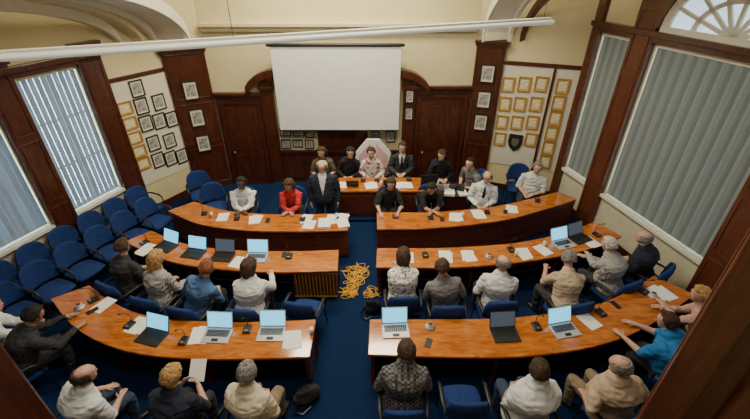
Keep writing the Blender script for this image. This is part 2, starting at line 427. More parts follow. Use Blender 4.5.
for s_, z in ((.58, 3.02), (.56, 2.62), (1.0, 2.60), (.54, 2.21), (.88, 2.17), (1.2, 2.12), (.57, 1.70), (.99, 1.62), (.56, 1.26), (.88, 1.18), (1.2, 1.12)):
    picframe(LC, s_, z, .31, .37, M["blackframe"], M["photo"], "black-framed print on the cream notice wall", "picture", grp="black framed prints")
for z in (2.75, 2.05, 1.35):
    picframe(LP, .45, z, .34, .46, M["blackframe"], M["photo"], "black-framed photograph hung on a dark wooden pilaster", "picture", d=.097, grp="pilaster photographs")
for z in (3.12, 2.48, 1.88):
    picframe(RP, .34, z, .34, .44, M["blackframe"], M["photo"], "black-framed photograph hung on a dark wooden pilaster", "picture", d=.097, grp="pilaster photographs")
for s_, z in ((.19, 2.88), (.56, 2.92), (.94, 2.96), (1.42, 2.95), (.19, 2.40), (.55, 2.43), (.92, 2.47), (1.42, 2.55), (.20, 1.92), (.56, 1.95), (.93, 2.0), (1.43, 2.17), (1.43, 1.78), (.22, 1.46), (.98, 1.55), (1.44, 1.39), (1.44, 1.0)):
    picframe(RC, s_, z, .29, .36, M["gold"], M["cert"], "gilt-framed certificate on the cream notice wall", "certificate", grp="gilt framed certificates")
x, y = W(RC, .61, .02)
sp_ = thing("shield_plaque", "dark wooden shield plaque on the certificate wall", "plaque", (x, y, 1.42), ang(RC))
def prismY(g, poly, y0, y1, mi=0):
    b0 = len(g.v); n = len(poly)
    for y in (y0, y1):
        for x, z in poly: g.v.append((x, y, z))
    g.f.append([b0+i for i in range(n)]); g.m.append(mi); g.f.append([b0+n+i for i in range(n)][::-1]); g.m.append(mi)
    for i in range(n):
        j = (i+1) % n; g.f.append([b0+i, b0+n+i, b0+n+j, b0+j]); g.m.append(mi)
shp = [(-.17, .22), (.17, .22), (.18, .0), (.13, -.13), (0, -.24), (-.13, -.13), (-.18, 0)]
g = MB(); prismY(g, shp[::-1], -.03, 0); g.obj("backing_board", M["blackframe"], sp_)
g = MB(); prismY(g, [(x*.5, z*.5) for x, z in shp][::-1], -.04, -.03); g.obj("metal_shield", M["metal"], sp_)
for x, z, a_, b_ in ((-2.42, 1.54, .30, .22), (-2.06, 1.54, .30, .22), (-1.76, 1.52, .22, .26), (-1.80, 1.20, .24, .26), (-2.12, 1.22, .28, .22), (-2.44, 1.20, .26, .26), (.02, 1.42, .22, .3), (.42, 1.42, .26, .32)):
    picframe(BK, x+4.17, z, a_, b_, M["blackframe"], M["photo"], "small dark-framed picture on the wall under the screen", "picture")
for z in (2.55, 2.1):
    picframe(BK, .88+4.17, z, .22, .34, M["blackframe"], M["photo"], "narrow dark-framed picture on a wooden post beside the screen", "picture", d=.15)

ps = thing("projector_screen", "large white pull-down projection screen on the end wall", "projection screen", (-.93, 10.0, 1.70))
g = MB(); g.box((0, 0, 1.04), (3.09, .006, 2.06)); g.obj("screen_fabric", M["screen"], ps)
g = MB(); g.tube([(-1.6, 0, 2.10), (1.6, 0, 2.10)], [.04, .04]); g.obj("roller_case", M["black"], ps, smooth=True)
g = MB(); g.box((0, 0, 0), (3.1, .025, .03)); g.obj("bottom_bar", M["black"], ps)
A = V3((-4.4, 2.33, 4.9)); B = V3((1.99, 4.99, 4.9))
hl = thing("pendant_light", "long slim translucent tube light hanging across the chamber", "light fitting", tuple((A+B)/2), math.atan2(B.y-A.y, B.x-A.x))
Lh = (B-A).length
g = MB(); g.tube([(-Lh/2, 0, 0), (Lh/2, 0, 0)], [(.075, .028), (.075, .028)], n=20, side=(0, 1, 0)); g.obj("light_tube", M["tubelight"], hl, smooth=True)
g = MB(); g.box((0, 0, .033), (Lh, .05, .025)); g.obj("light_housing", M["white"], hl)
for x in (-Lh/2+.1, 0, Lh/2-.1):
    g = MB(); g.tube([(x, 0, .03), (x, 0, 2.1)], [.003, .003], n=5, cap=False); g.obj("suspension_wire", M["steel"], hl)

# ------------------------------------------------------------------ desks
def cr(P, n):
    P = [V3((p[0], p[1], 0)) for p in P]; Q = [P[0]*2-P[1]]+P+[P[-1]*2-P[-2]]; out = []
    for i in range(n+1):
        u = i/n*(len(P)-1); k = min(int(u), len(P)-2); t = u-k
        a, b, c, d = Q[k:k+4]
        p = .5*((2*b)+(c-a)*t+(2*a-5*b+4*c-d)*t*t+(3*b-a-3*c+d)*t**3); out.append((p.x, p.y))
    return out
def lerp(p, q, t): return (p[0]+(q[0]-p[0])*t, p[1]+(q[1]-p[1])*t)
def desk(far, near, label, panel):
    n = 36; F = cr(far, n); Nn = cr(near, n)
    root = thing("curved_desk", label, "desk", group="curved council desks")
    g = MB(); g.strip(F, Nn, .71, .75); g.obj("desk_top", M["desk"], root, bevel=.008)
    g = MB(); g.strip([lerp(f, q, .02) for f, q in zip(F, Nn)], [lerp(f, q, .98) for f, q in zip(F, Nn)], .685, .71)
    g.obj("top_edge_band", M["deskside"], root)
    t0, t1 = (.90, .94) if panel == "near" else (.10, .14)
    g = MB(); Pa = [lerp(f, q, t0) for f, q in zip(F, Nn)]; Pb = [lerp(f, q, t1) for f, q in zip(F, Nn)]
    g.strip(Pa, Pb, .03, .685)
    for i in range(0, n, 6):
        a_, b_ = (t1, t1+.025) if panel == "near" else (t0-.025, t0)
        for k0, k1, z0, z1 in ((i, i+6, .60, .66), (i, i+6, .05, .15), (i, i+1, .15, .60)):
            k1 = min(k1, n)
            g.strip([lerp(F[j], Nn[j], a_) for j in range(k0, k1+1)], [lerp(F[j], Nn[j], b_) for j in range(k0, k1+1)], z0, z1)
    g.obj("modesty_panel", M["deskside"], root)
    for idx in (0, n):
        j = 1 if idx == 0 else n-1
        g = MB(); f0, q0, f1, q1 = F[idx], Nn[idx], F[j], Nn[j]
        d = math.hypot(f1[0]-f0[0], f1[1]-f0[1]); k0 = .03/d; k1 = .08/d
        a_ = lerp(lerp(f0, q0, .1), lerp(f1, q1, .1), k0); b2 = lerp(lerp(f0, q0, .9), lerp(f1, q1, .9), k0)
        c_ = lerp(lerp(f0, q0, .9), lerp(f1, q1, .9), k1); d_ = lerp(lerp(f0, q0, .1), lerp(f1, q1, .1), k1)
        g.prism([a_, b2, c_, d_], 0, .685); g.obj("end_panel", M["deskside"], root, bevel=.005)
    for i in (12, 24):
        g = MB(); f0, q0, f1, q1 = F[i], Nn[i], F[i+1], Nn[i+1]
        g.prism([lerp(f0, q0, .18), lerp(f0, q0, .82), lerp(lerp(f0, q0, .82), lerp(f1, q1, .82), .3), lerp(lerp(f0, q0, .18), lerp(f1, q1, .18), .3)], 0, .685)
        g.obj("support_panel", M["deskside"], root)
    return root
L = "glossy reddish-brown curved wooden desk "
desk([(-4.20, 7.95), (-3.35, 7.58), (-2.53, 7.43), (-1.65, 7.41), (-.58, 7.46)], [(-4.62, 7.55), (-3.75, 7.04), (-2.7, 6.80), (-1.6, 6.76), (-.56, 6.80)], L+"with papers and a standing speaker", "near")
d2 = desk([(-4.63, 6.78), (-3.73, 6.33), (-2.59, 6.12), (-1.5, 6.10), (-.70, 6.14)], [(-4.98, 6.40), (-3.91, 5.83), (-3.0, 5.60), (-1.88, 5.49), (-.67, 5.52)], L+"beside the pile of yellow cord", "far")
g = MB(); g.box((-1.12, 5.585, .36), (.80, .02, .62)); g.obj("inner_front_panel", M["deskside"], d2)
g = MB()
for i in range(12): g.box((-1.46+i*.063, 5.565, .36), (.016, .014, .54))
g.box((-1.12, 5.565, .65), (.80, .02, .022)); g.box((-1.12, 5.565, .08), (.80, .02, .022)); g.obj("slatted_panel", M["golden"], d2)
desk([(-4.92, 5.15), (-4.24, 4.72), (-3.53, 4.44), (-2.71, 4.34), (-1.78, 4.33), (-.92, 4.38)], [(-5.36, 4.82), (-4.55, 4.20), (-3.69, 3.82), (-2.81, 3.67), (-2.0, 3.65), (-.92, 3.68)], L+"carrying three laptops", "far")
desk([(.04, 7.50), (1.22, 7.50), (2.60, 7.71), (3.64, 8.08), (4.42, 8.42)], [(.04, 6.84), (1.15, 6.87), (2.69, 7.16), (3.82, 7.62), (4.72, 8.06)], L+"with scattered papers and microphones", "near")
desk([(.04, 6.19), (1.27, 6.20), (2.66, 6.34), (3.76, 6.66), (4.72, 7.12)], [(.02, 5.62), (1.36, 5.62), (2.69, 5.77), (3.93, 6.08), (5.0, 6.58)], L+"between two others", "far")
desk([(-.08, 4.38), (.86, 4.38), (1.94, 4.40), (2.94, 4.53), (3.87, 4.80), (4.95, 5.40)], [(-.10, 3.72), (1.06, 3.68), (2.18, 3.70), (3.27, 3.89), (4.21, 4.26), (5.35, 4.92)], L+"with laptops, cups and saucers", "far")

dd = thing("dais_desk", "reddish-brown wooden head desk with panelled front on the dais", "desk", (.13, 8.68, .08))
g = MB(); g.box((0, 0, .71), (2.1, .70, .05)); g.obj("desk_top", M["desk"], dd, bevel=.01)
g = MB(); g.box((0, -.30, .34), (2.0, .04, .68))
for i in range(4): g.box((-.75+i*.5, -.33, .34), (.38, .02, .50))
g.obj("front_panel", M["deskside"], dd, bevel=.006)
for x in (-.98, .98):
    g = MB(); g.box((x, 0, .34), (.04, .62, .68)); g.obj("end_panel", M["deskside"], dd)
cd = thing("side_desk", "small dark wooden clerk's desk beside the head desk", "desk", (1.72, 8.45, .08))
g = MB(); g.box((0, 0, .69), (.95, .62, .04)); g.obj("desk_top", M["deskside"], cd, bevel=.01)
g = MB(); g.box((0, -.27, .33), (.9, .03, .66)); g.obj("front_panel", M["darkwood"], cd)
for x in (-.44, .44):
    g = MB(); g.box((x, 0, .33), (.03, .56, .66)); g.obj("end_panel", M["darkwood"], cd)

# ------------------------------------------------------------------ chairs
def chair_root():
    r = thing("armchair", "royal blue upholstered conference armchair with dark steel frame", "chair", group="blue conference armchairs")
    r.scale = (1.06, 1.06, 1.06)
    g = MB(); g.tube([(0, -.20, .40), (0, -.1, .40), (0, .12, .40), (0, .22, .395)], [(.245, .055), (.26, .06), (.26, .06), (.245, .05)], n=16, side=(1, 0, 0))
    g.obj("seat", M["blue"], r, smooth=True)
    g = MB(); n = 11; m_ = 9
    grid = {}
    for sd, dd_ in ((0, 0), (1, -.085)):
        for i in range(n):
            for j in range(m_):
                u = i/(n-1)*2-1; v = j/(m_-1)
                hw = .26*(1-.16*max(0, v-.6)/.4*abs(u)**2)
                z = .48+.42*v-.06*max(0, v-.4)*u*u*2; y = -.225-.06*v+.06*u*u+dd_*(1-.4*abs(u)**4)*(1-.35*abs(v*2-1)**4)
                grid[(sd, i, j)] = len(g.v); g.v.append((u*hw, y, z))
    for sd in (0, 1):
        for i in range(n-1):
            for j in range(m_-1):
                q_ = [grid[(sd, i, j)], grid[(sd, i+1, j)], grid[(sd, i+1, j+1)], grid[(sd, i, j+1)]]
                g.f.append(q_[::-1] if sd == 0 else q_); g.m.append(0)
    def edge(lst):
        for a_, b_ in zip(lst[:-1], lst[1:]):
            g.f.append([grid[(0, *a_)], grid[(0, *b_)], grid[(1, *b_)], grid[(1, *a_)]]); g.m.append(0)
    edge([(i, 0) for i in range(n)]); edge([(n-1, j) for j in range(m_)]); edge([(i, m_-1) for i in range(n-1, -1, -1)]); edge([(0, j) for j in range(m_-1, -1, -1)])
    g.obj("backrest", M["blue"], r, smooth=True, bevel=.014)
    for sx in (-1, 1):
        g = MB(); g.tube([(sx*.275, .20, .40), (sx*.285, .19, .58), (sx*.285, .12, .645), (sx*.285, -.12, .65), (sx*.27, -.25, .63)], [.013, .013, (.028, .015), (.028, .015), .013], n=8, side=(1, 0, 0))
        g.obj("armrest", M["black"], r, smooth=True)
        for sy in (-1, 1):
            g = MB(); g.tube([(sx*.25, sy*.19, .38), (sx*.265, sy*.235, .012)], [.012, .011], n=8); g.obj("leg", M["steel"], r, smooth=True)
    g = MB(); g.tube([(0, -.2, .40), (0, -.29, .45), (0, -.32, .58)], [(.04, .010)]*3, n=8, side=(1, 0, 0)); g.obj("back_bracket", M["steel"], r)
    return r
chair0 = chair_root()
first = [True]
def chair(x, y, yaw, z=0, label=None):
    if first[0]:
        chair0.location = (x, y, z); chair0.rotation_euler = (0, 0, -math.radians(yaw)); first[0] = False
        if label: chair0["label"] = label
        return
    clone(chair0, (x, y, z), -math.radians(yaw), label)
EL = "empty royal blue armchair standing along the window wall"
for i in range(10):
    s_ = LL-.38-i*.60; x, y = W(LWp, s_, .44); chair(x, y, 111, 0, EL)
for i in range(6):
    s_ = LL-.72-i*.60; x, y = W(LWp, s_, 1.08); chair(x, y, 111, 0, "empty royal blue armchair in the second side row")
chair(-1.18, 4.84, 12, 0, "empty royal blue armchair pushed back from the middle desk")
chair(1.17, 3.18, 0, 0, "empty royal blue armchair between two seated men")
chair(3.75, 9.25, 190, 0, "empty royal blue armchair beside the certificate wall")
chair(-4.4, 8.85, 150, 0, "empty royal blue armchair near the dais")
chair(-3.85, 8.2, 160, 0, "empty royal blue armchair at a curved desk")
th = thing("ceremonial_chair", "broad ceremonial chair with pale pink and white gabled back", "chair", (-.05, 9.48, .08), math.pi)
g = MB(); prismY(g, [(-.48, .45), (.48, .45), (.47, 1.08), (.16, 1.46), (-.16, 1.46), (-.47, 1.08)], -.36, -.28); g.obj("backrest", M["screen"], th, bevel=.01)
for sx in (-1, 1):
    g = MB(); pp = [(sx*.07, .5), (sx*.38, .5), (sx*.37, 1.04), (sx*.07, 1.38)]; prismY(g, pp if sx > 0 else pp[::-1], -.285, -.262)
    g.obj("back_panel", M["pink"], th, bevel=.008)
g = MB(); g.box((0, 0, .42), (.6, .52, .08)); g.obj("seat", M["pink"], th, bevel=.02)
for sx in (-1, 1):
    g = MB(); g.box((sx*.34, 0, .66), (.06, .5, .04)); g.box((sx*.34, .22, .53), (.05, .05, .25)); g.obj("armrest", M["darkwood"], th, bevel=.01)
    for sy in (-1, 1):
        g = MB(); g.tube([(sx*.27, sy*.23, .38), (sx*.27, sy*.23, .02)], [.028, .02], n=8); g.obj("leg", M["darkwood"], th, smooth=True)

# ------------------------------------------------------------------ people
SK = {"light": plain("skin_light", (.56, .33, .24), .5, var=.12, scale=22), "tan": plain("skin_tan", (.42, .23, .15), .5, var=.12, scale=22), "dark": plain("skin_dark", (.10, .045, .028), .45, var=.1, scale=22)}
eyeW = plain("eye_white", (.8, .78, .75), .3, var=.01); eyeD = plain("eye_iris", (.04, .025, .02), .3); lip = plain("lips", (.38, .14, .11), .5)
def cl(n, c, b=.5): return plain("cloth_"+n, c, .9, var=.16, scale=9, bump=b, bscale=14)
C = {"white": cl("white", (.66, .68, .70)), "cream": cl("cream", (.60, .54, .40)), "navy": cl("navy", (.012, .016, .035)), "charcoal": cl("charcoal", (.030, .030, .034)),
     "black": cl("black", (.012, .012, .014)), "red": cl("red", (.50, .03, .035)), "grey": cl("grey", (.16, .16, .17)), "beige": cl("beige", (.48, .38, .27)),
     "bright": cl("bright_blue", (.02, .16, .42)), "pale": cl("pale_blue", (.06, .13, .28)), "pinkish": cl("pinkish", (.50, .30, .26)),
     "olive": cl("olive", (.12, .09, .05)), "jean": cl("denim", (.03, .05, .10)), "khaki": cl("khaki", (.22, .17, .11)),
     "stripe": pattern("cloth_striped", "stripe", (.50, .47, .42), (.16, .17, .20), 14), "check": pattern("cloth_checked", "check", (.035, .035, .045), (.16, .15, .15), 30),
     "floral": pattern("cloth_floral", "dots", (.76, .72, .68), (.12, .10, .12), 20), "robe": pattern("cloth_robe", "dots", (.66, .64, .62), (.50, .06, .06), 9)}
def hr(n, c): return plain("hair_"+n, c, .75, var=.55, scale=38, bump=.9, bscale=50)
H = {"white": hr("white", (.52, .50, .47)), "grey": hr("grey", (.20, .19, .18)), "brown": hr("brown", (.050, .025, .012)),
     "blonde": hr("blonde", (.42, .25, .09)), "black": hr("black", (.010, .008, .008)), "red": hr("auburn", (.20, .06, .025))}
SX, SZ = 1.16, 1.05
pend = []
def person(label, hx, hy, yaw, lean=12, top="white", sleeve=True, legs="charcoal", skin="light", hair="grey", style="short", wt=1.0, fem=False,
           hands="table", hp=12, hyaw=0, stand=False, z=0, tie=False, suit=None, reach=None, chairs=True, twist=0, specs=False, tilt=None):
    lr = math.radians(lean); ya = math.radians(yaw)
    pz = .94 if stand else .545
    offy = (.70*math.sin(lr)+.02)*SX
    fx, fy = math.sin(ya), math.cos(ya)
    px, py = hx-fx*offy, hy-fy*offy
    rr = random.Random(int(abs(hx*1000)+abs(hy*777)))
    pel = V3((0, 0, pz)); R = Matrix.Rotation(math.radians(rr.uniform(-5, 5) if tilt is None else tilt), 3, 'Y') @ Matrix.Rotation(-math.radians(twist), 3, 'Z') @ Matrix.Rotation(-lr, 3, 'X')
    if not stand: hyaw += rr.uniform(-20, 20); hp += rr.uniform(-4, 9)
    U = lambda p: pel+R @ V3(p)
    ux, uy = tuple(R @ V3((1, 0, 0))), tuple(R @ V3((0, 1, 0)))
    g = MB(); segs = []
    sw = .160 if fem else .184
    wt *= 1.05
    tor = [(-.075, .165, .12), (0, .172, .125), (.12, .152*(.94 if fem else 1), .115), (.24, .164, .122), (.34, .182*(.92 if fem else 1), .122), (.42, .180*(.92 if fem else 1), .105), (.475, .140, .085), (.515, .085, .068)]
    bel = max(0, wt-1.05)
    hunch = lambda z_: -.035*math.exp(-((z_-.33)/.16)**2)*(0 if stand else 1)
    g.tube([U((0, hunch(z_)+bel*.25*math.exp(-((z_-.12)/.15)**2), z_)) for z_, a_, b_ in tor], [(a_*wt, b_*(1+bel*1.5)) for z_, a_, b_ in tor], n=24, fixed=(ux, uy))
    segs += [(U((0, 0, -.05)), U((0, 0, .44)), .14*wt, "torso"), (U((-.12, 0, .42)), U((.12, 0, .42)), .07, "torso")]
    g.tube([U((0, 0, .46)), U((0, .005, .54)), U((0, .02, .63))], [.080, .060, .058], n=14)
    segs.append((U((0, .0, .555)), U((0, .02, .62)), .05, "skin"))
    hc = U((0, .02, .715)); HR = Matrix.Rotation(-math.radians(hyaw), 3, 'Z') @ Matrix.Rotation(-math.radians(hp), 3, 'X')
    Hh = lambda p: hc+HR @ V3(p)
    hX = tuple(HR @ V3((1, 0, 0))); hY = tuple(HR @ V3((0, 1, 0)))
    fw = rr.uniform(.96, 1.08)*(1+.15*bel)
    hd = [(-.102, .028, .028, .056), (-.088, .048, .052, .042), (-.056, .061, .078, .020), (-.02, .070, .090, .006), (.025, .077, .099, -.002), (.060, .073, .095, -.006), (.086, .058, .077, -.010), (.102, .036, .050, -.012), (.110, .012, .018, -.012)]
    g.tube([Hh((0, d_, z_)) for z_, a_, b_, d_ in hd], [(a_*fw, b_) for z_, a_, b_, d_ in hd], n=24, fixed=(hX, hY))
    g.tube([Hh((0, .090, .018)), Hh((0, .108, -.014)), Hh((0, .104, -.028))], [.009, .013, .012], n=8)
    g.tube([Hh((-.04, .082, .034)), Hh((0, .092, .036)), Hh((.04, .082, .034))], [.010, .011, .010], n=8)
    g.tube([Hh((-.018, .086, -.062)), Hh((.018, .086, -.062))], [.012, .012], n=8)
    for sx in (-1, 1):
        g.tube([Hh((sx*.077*fw, -.012, .020)), Hh((sx*.079*fw, -.006, -.024))], [(.010, .021), (.009, .014)], n=10, fixed=(hX, hY))
        g.tube([Hh((sx*.042, .062, -.022)), Hh((sx*.040, .064, -.030))], [.022, .020], n=8)
    segs.append((Hh((0, 0, -.07)), Hh((0, 0, .07)), .09, "skin"))
    x = MB()
    tz = .752
    for sx in (-1, 1):
        S = U((sx*sw, -.005, .425)); lu, lf = .285, .255
        if stand: lu, lf = .29, .26
        rc = reach if reach is not None else .45*math.sin(lr)+.41
        mode = hands if isinstance(hands, str) else hands[0 if sx < 0 else 1]
        if mode == "table": Wt = V3((sx*.17, rc, tz))
        elif mode == "fold": Wt = V3((-sx*.02, rc-.05, tz+.004))
        elif mode == "hold": Wt = V3((sx*.10, .38, .80))
        elif mode == "side": Wt = V3((sx*.27, .06, .80 if stand else .62))
        elif mode == "arm": Wt = V3((sx*.275, .14, .70))
        elif mode == "knee": Wt = V3((sx*.14, .36, .615))
        elif mode == "chin": Wt = Hh((sx*.045, .09, -.20))
        else: Wt = V3((sx*.09, .27, .655))
        d = Wt-S; D = d.length; mxl = lu+lf-.012
        if D > mxl: Wt = S+d*(mxl/D); d = Wt-S; D = mxl
        a_ = (lu*lu-lf*lf+D*D)/(2*D); h = math.sqrt(max(0, lu*lu-a_*a_))
        pole = V3((sx*.55, -.25, -.8)) if mode != "chin" else V3((sx*.35, .5, -.8)); dn = d.normalized(); pole = (pole-dn*pole.dot(dn)).normalized()
        Eb = S+dn*a_+pole*h
        k = 1.0+.5*(wt-1); kf = .88 if fem else 1
        g.tube([U((sx*(sw-.08), 0, .425)), S, S.lerp(Eb, .5), Eb], [.064*kf, .068*k*kf, .060*k*kf, .049*kf], n=14)
        g.tube([Eb, Eb.lerp(Wt, .35), Wt], [.048*kf, (.047 if sleeve else .043)*kf, (.035 if sleeve else .029)*kf], n=12)
        segs.append((S, Eb, .055, "torso")); segs.append((Eb, Eb.lerp(Wt, .94), .04, "torso" if sleeve else "skin")); segs.append((Wt.lerp(Eb, .02), Wt, .03, "skin"))
        hdv = (Wt-Eb); hdv = V3((hdv.x, hdv.y, hdv.z*.25 if mode in ("table", "fold") else hdv.z)); hdv.normalize()
        nd = V3((0, 0, -1)) if mode in ("table", "fold", "lap", "arm", "knee") else V3((-sx, 0, 0))
        nd = (nd-hdv*nd.dot(hdv)).normalized(); sd = hdv.cross(nd).normalized()
        tside = sd if sd.x*sx < 0 else -sd
        K = Wt+hdv*.088+nd*.004
        g.tube([Wt, Wt+hdv*.045, K], [(.028, .020), (.038, .016), (.040, .014)], n=10, side=tuple(sd))
        segs.append((Wt, K, .03, "skin"))
        for fi, (o_, ln) in enumerate(((.030, .066), (.010, .076), (-.010, .071), (-.029, .056))):
            p0 = K+tside*o_-hdv*.008; c1 = .12+.05*fi; c2 = .35
            if mode in ("hold", "chin"): c1, c2 = .6, 1.1
            p1 = p0+(hdv*math.cos(c1)+nd*math.sin(c1)*.6)*ln*.45; p2 = p1+(hdv*math.cos(c2)+nd*math.sin(c2)*.6)*ln*.32
            p3 = p2+(hdv*math.cos(c2+.3)+nd*math.sin(c2+.3)*.6)*ln*.25
            x.tube([p0, p1, p2, p3], [.0092, .0088, .0080, .0068], 0, 7)
        q0 = Wt+hdv*.025+tside*.026; q1 = q0+(hdv*.6+tside*.8)*.034; q2 = q1+(hdv*.9+tside*.3)*.030
        x.tube([q0, q1, q2], [.012, .010, .008], 0, 7)
    for sx in (-1, 1):
        if stand:
            hip = V3((sx*.09, 0, .90)); kn = V3((sx*.11, .02, .49)); an = V3((sx*.12, -.02, .10))
        else:
            hip = V3((sx*.095, .03, .530)); kn = V3((sx*.13, .43, .505)); an = V3((sx*.13, .40, .10))
        g.tube([hip, hip.lerp(kn, .5), kn], [.090*wt, .080, .062], n=12); g.tube([kn, kn.lerp(an, .35), an], [.061, .060, .045], n=12)
        toe = an+V3((sx*.02, .17, -.062)); g.tube([an+V3((0, -.03, -.05)), an+V3((0, .06, -.055)), toe], [(.036, .034), (.045, .032), (.038, .022)], n=10, side=(1, 0, 0))
        segs += [(hip, kn, .08, "legs"), (kn, an, .05, "legs"), (an+V3((0, 0, -.05)), toe, .045, "shoe")]
    me = g.mesh("body_tmp", [SK[skin]]); o = bpy.data.objects.new("person", me); COL.objects.link(o)
    rm = o.modifiers.new("r", 'REMESH'); rm.mode = 'VOXEL'; rm.voxel_size = .0115; rm.use_smooth_shade = True
    sm = o.modifiers.new("s", 'SMOOTH'); sm.factor = .5; sm.iterations = 2
    for sx in (-1, 1):
        x.ball(Hh((sx*.030, .0835, .009)), .0110, 1, 8); x.ball(Hh((sx*.030, .0915, .009)), .0056, 2, 6)
    x.tube([Hh((-.022, .094, -.062)), Hh((0, .0985, -.061)), Hh((.022, .094, -.062))], [.004, .0055, .004], 3, 6)
    x.tube([Hh((-.046, .086, .036)), Hh((-.016, .099, .040))], [.004, .004], 4, 5); x.tube([Hh((.046, .086, .036)), Hh((.016, .099, .040))], [.004, .004], 4, 5)
    o.location = (px, py, z); o.rotation_euler = (0, 0, -ya); o.scale = (SX, SX, SZ); o["label"] = label; o["category"] = "person"
    if specs:
        sm_ = MB()
        for sx in (-1, 1):
            sm_.tube([Hh((sx*.032+.024*math.cos(t), .104, .010+.017*math.sin(t))) for t in [i*math.pi/6 for i in range(13)]], [.0022]*13, n=5, cap=False)
            sm_.tube([Hh((sx*.056, .102, .014)), Hh((sx*.084, .02, .018)), Hh((sx*.084, -.02, .012))], [.0022]*3, n=5)
        sm_.tube([Hh((-.008, .105, .012)), Hh((.008, .105, .012))], [.0022]*2, n=5); sm_.obj("glasses", M["black"], o)
    if style != "bald":
        hm = MB(); nu, nv_ = 40, 26; idx = {}
        sv = V3((rr.uniform(0, 50), rr.uniform(0, 50), 0)); part = rr.uniform(-.5, .5); rec_ = rr.uniform(-.05, .22) if style == "short" and not fem else 0
        for i in range(nv_+1):
            for j in range(nu):
                f = math.pi*i/nv_; w_ = 2*math.pi*j/nu
                d = V3((math.sin(f)*math.sin(w_), math.sin(f)*math.cos(w_), math.cos(f)))
                lim = {"short": -.42, "bob": -.75, "long": -.8, "ring": -.45}[style]+.12*noise.noise(d*5+sv)
                if style == "ring": keep = d.y < .30 and lim < d.z < .52+.1*noise.noise(d*3+sv)
                else: keep = (d.z > .50+(.25+rec_*2)*max(0, d.y)+.12*noise.noise(d*4+sv)) or (d.y < (.30 if d.z > -.1 else .05)+.1*noise.noise(d*6+sv) and d.z > lim)
                if not keep: continue
                pu = 1.08 if style in ("short", "ring") else 1.17
                nz = 1+.11*noise.noise(d*3+sv)+.07*noise.noise(V3((d.x*13, d.y*13, d.z*4))+sv)
                p = V3((d.x*.087*pu*fw, d.y*.110*pu-.006, d.z*.123*(1.05 if style != "ring" else 1)+.004))*nz
                if style in ("bob", "long") and d.z < 0:
                    ext = 1.0 if style == "bob" else 2.1
                    p.z -= ext*.09*(-d.z)*1.2; p.x *= 1+.1*(-d.z); p.y = min(p.y, .03)-.01*ext*(-d.z)
                if d.z > .3 and abs(d.x-part) < .12: p *= .97
                idx[(i, j)] = (len(hm.v)); hm.v.append(tuple(Hh(p)))
        for i in range(nv_):
            for j in range(nu):
                k_ = [(i, j), (i+1, j), (i+1, (j+1) % nu), (i, (j+1) % nu)]
                if all(q in idx for q in k_): hm.f.append([idx[q] for q in k_]); hm.m.append(0)
        ho = hm.obj("hair", H[hair], o, smooth=True)
        so = ho.modifiers.new("t", 'SOLIDIFY'); so.thickness = .016; so.offset = 0
    if not fem:
        cm = MB(); pts = [U((.070*math.cos(t), .006+.070*math.sin(t), .535+.018*(-math.sin(t)))) for t in [math.pi*.5+.25+i*(2*math.pi-.5)/14 for i in range(15)]]
        cm.tube(pts, [(.010, .016)]*15, n=6); cm.obj("collar", C["white"] if suit else C.get(top), o, smooth=True)
    if tie:
        tm = MB(); tm.tube([U((0, .085, .495)), U((0, .130, .43)), U((0, .140, .30)), U((0, .138, .17))], [(.014, .006), (.018, .006), (.030, .006), (.022, .006)], n=8, side=(1, 0, 0)); tm.obj("necktie", C["black"], o, smooth=True)
    pend.append((o, x, segs, top, legs, skin, hair, suit, pel, R))
    if chairs and not stand:
        chair(px-fx*.04, py-fy*.04, yaw, z, "royal blue armchair occupied by a seated person")
    return o

B_ = person
B_("seated woman in an olive brown dress at the head desk", -1.34, 9.30, 180, 8, "olive", False, "olive", hair="brown", style="bob", fem=True, z=.08, hands="lap")
B_("seated woman in a dark jacket at the head desk", -.69, 9.30, 180, 10, "black", True, hair="black", style="bob", fem=True, z=.08, hands="lap", specs=True)
B_("seated person in white and red robe on ceremonial chair", -.08, 9.28, 180, 8, "robe", True, hair="brown", style="short", fem=True, z=.08, hands="lap", chairs=False)
B_("man in a dark suit and white shirt at the head desk", .66, 9.42, 180, 4, "charcoal", True, hair="brown", suit="white", z=.16, hands="lap", tie=True)
B_("seated person in dark top behind a laptop", 1.72, 9.15, 180, 12, "black", True, hair="brown", fem=True, style="bob", z=.08, hands="lap")
B_("clerk in a grey top turned sideways at a small desk", 2.25, 8.72, 240, 14, "grey", False, hair="black", z=.08, hands="lap")
B_("man in white shirt with folded arms at a curved desk", -3.01, 7.82, 170, 8, "white", True, skin="dark", hair="black", hands="fold")
B_("woman in a red top seated facing the room", -1.90, 7.75, 180, 14, "red", True, skin="tan", hair="brown", style="bob", fem=True, hands="fold", hp=20)
B_("standing man in dark suit, white shirt and tie", -1.14, 7.78, 180, 3, "navy", True, hair="white", legs="navy", style="ring", suit="white", tie=True, stand=True, hands="side", hp=8, wt=1.2, specs=True, tilt=0)
B_("woman in a black short-sleeved top facing the room", .31, 7.80, 180, 12, "black", False, hair="brown", style="bob", fem=True, hands="table")
B_("man in dark t-shirt leaning over his desk", 1.28, 7.70, 180, 26, "black", False, hair="black", hands="fold", skin="tan", hp=24)
B_("bald man in white shirt and dark tie", 2.50, 8.10, 190, 4, "white", True, style="ring", hair="grey", tie=True, wt=1.12, hands="lap", hp=4, specs=True)
B_("man in white short-sleeved shirt at the desk end", 3.80, 8.60, 205, 6, "white", False, hair="grey", hands="lap", wt=1.1)
B_("man in dark suit seated with back turned", -4.30, 5.50, 26, 14, "charcoal", True, hair="brown", hands="knee", skin="tan", wt=1.1, tilt=-6)
B_("blonde woman in striped top at the middle desk", -3.60, 5.22, 16, 16, "stripe", True, hair="blonde", style="long", fem=True, hands="knee", wt=1.05)
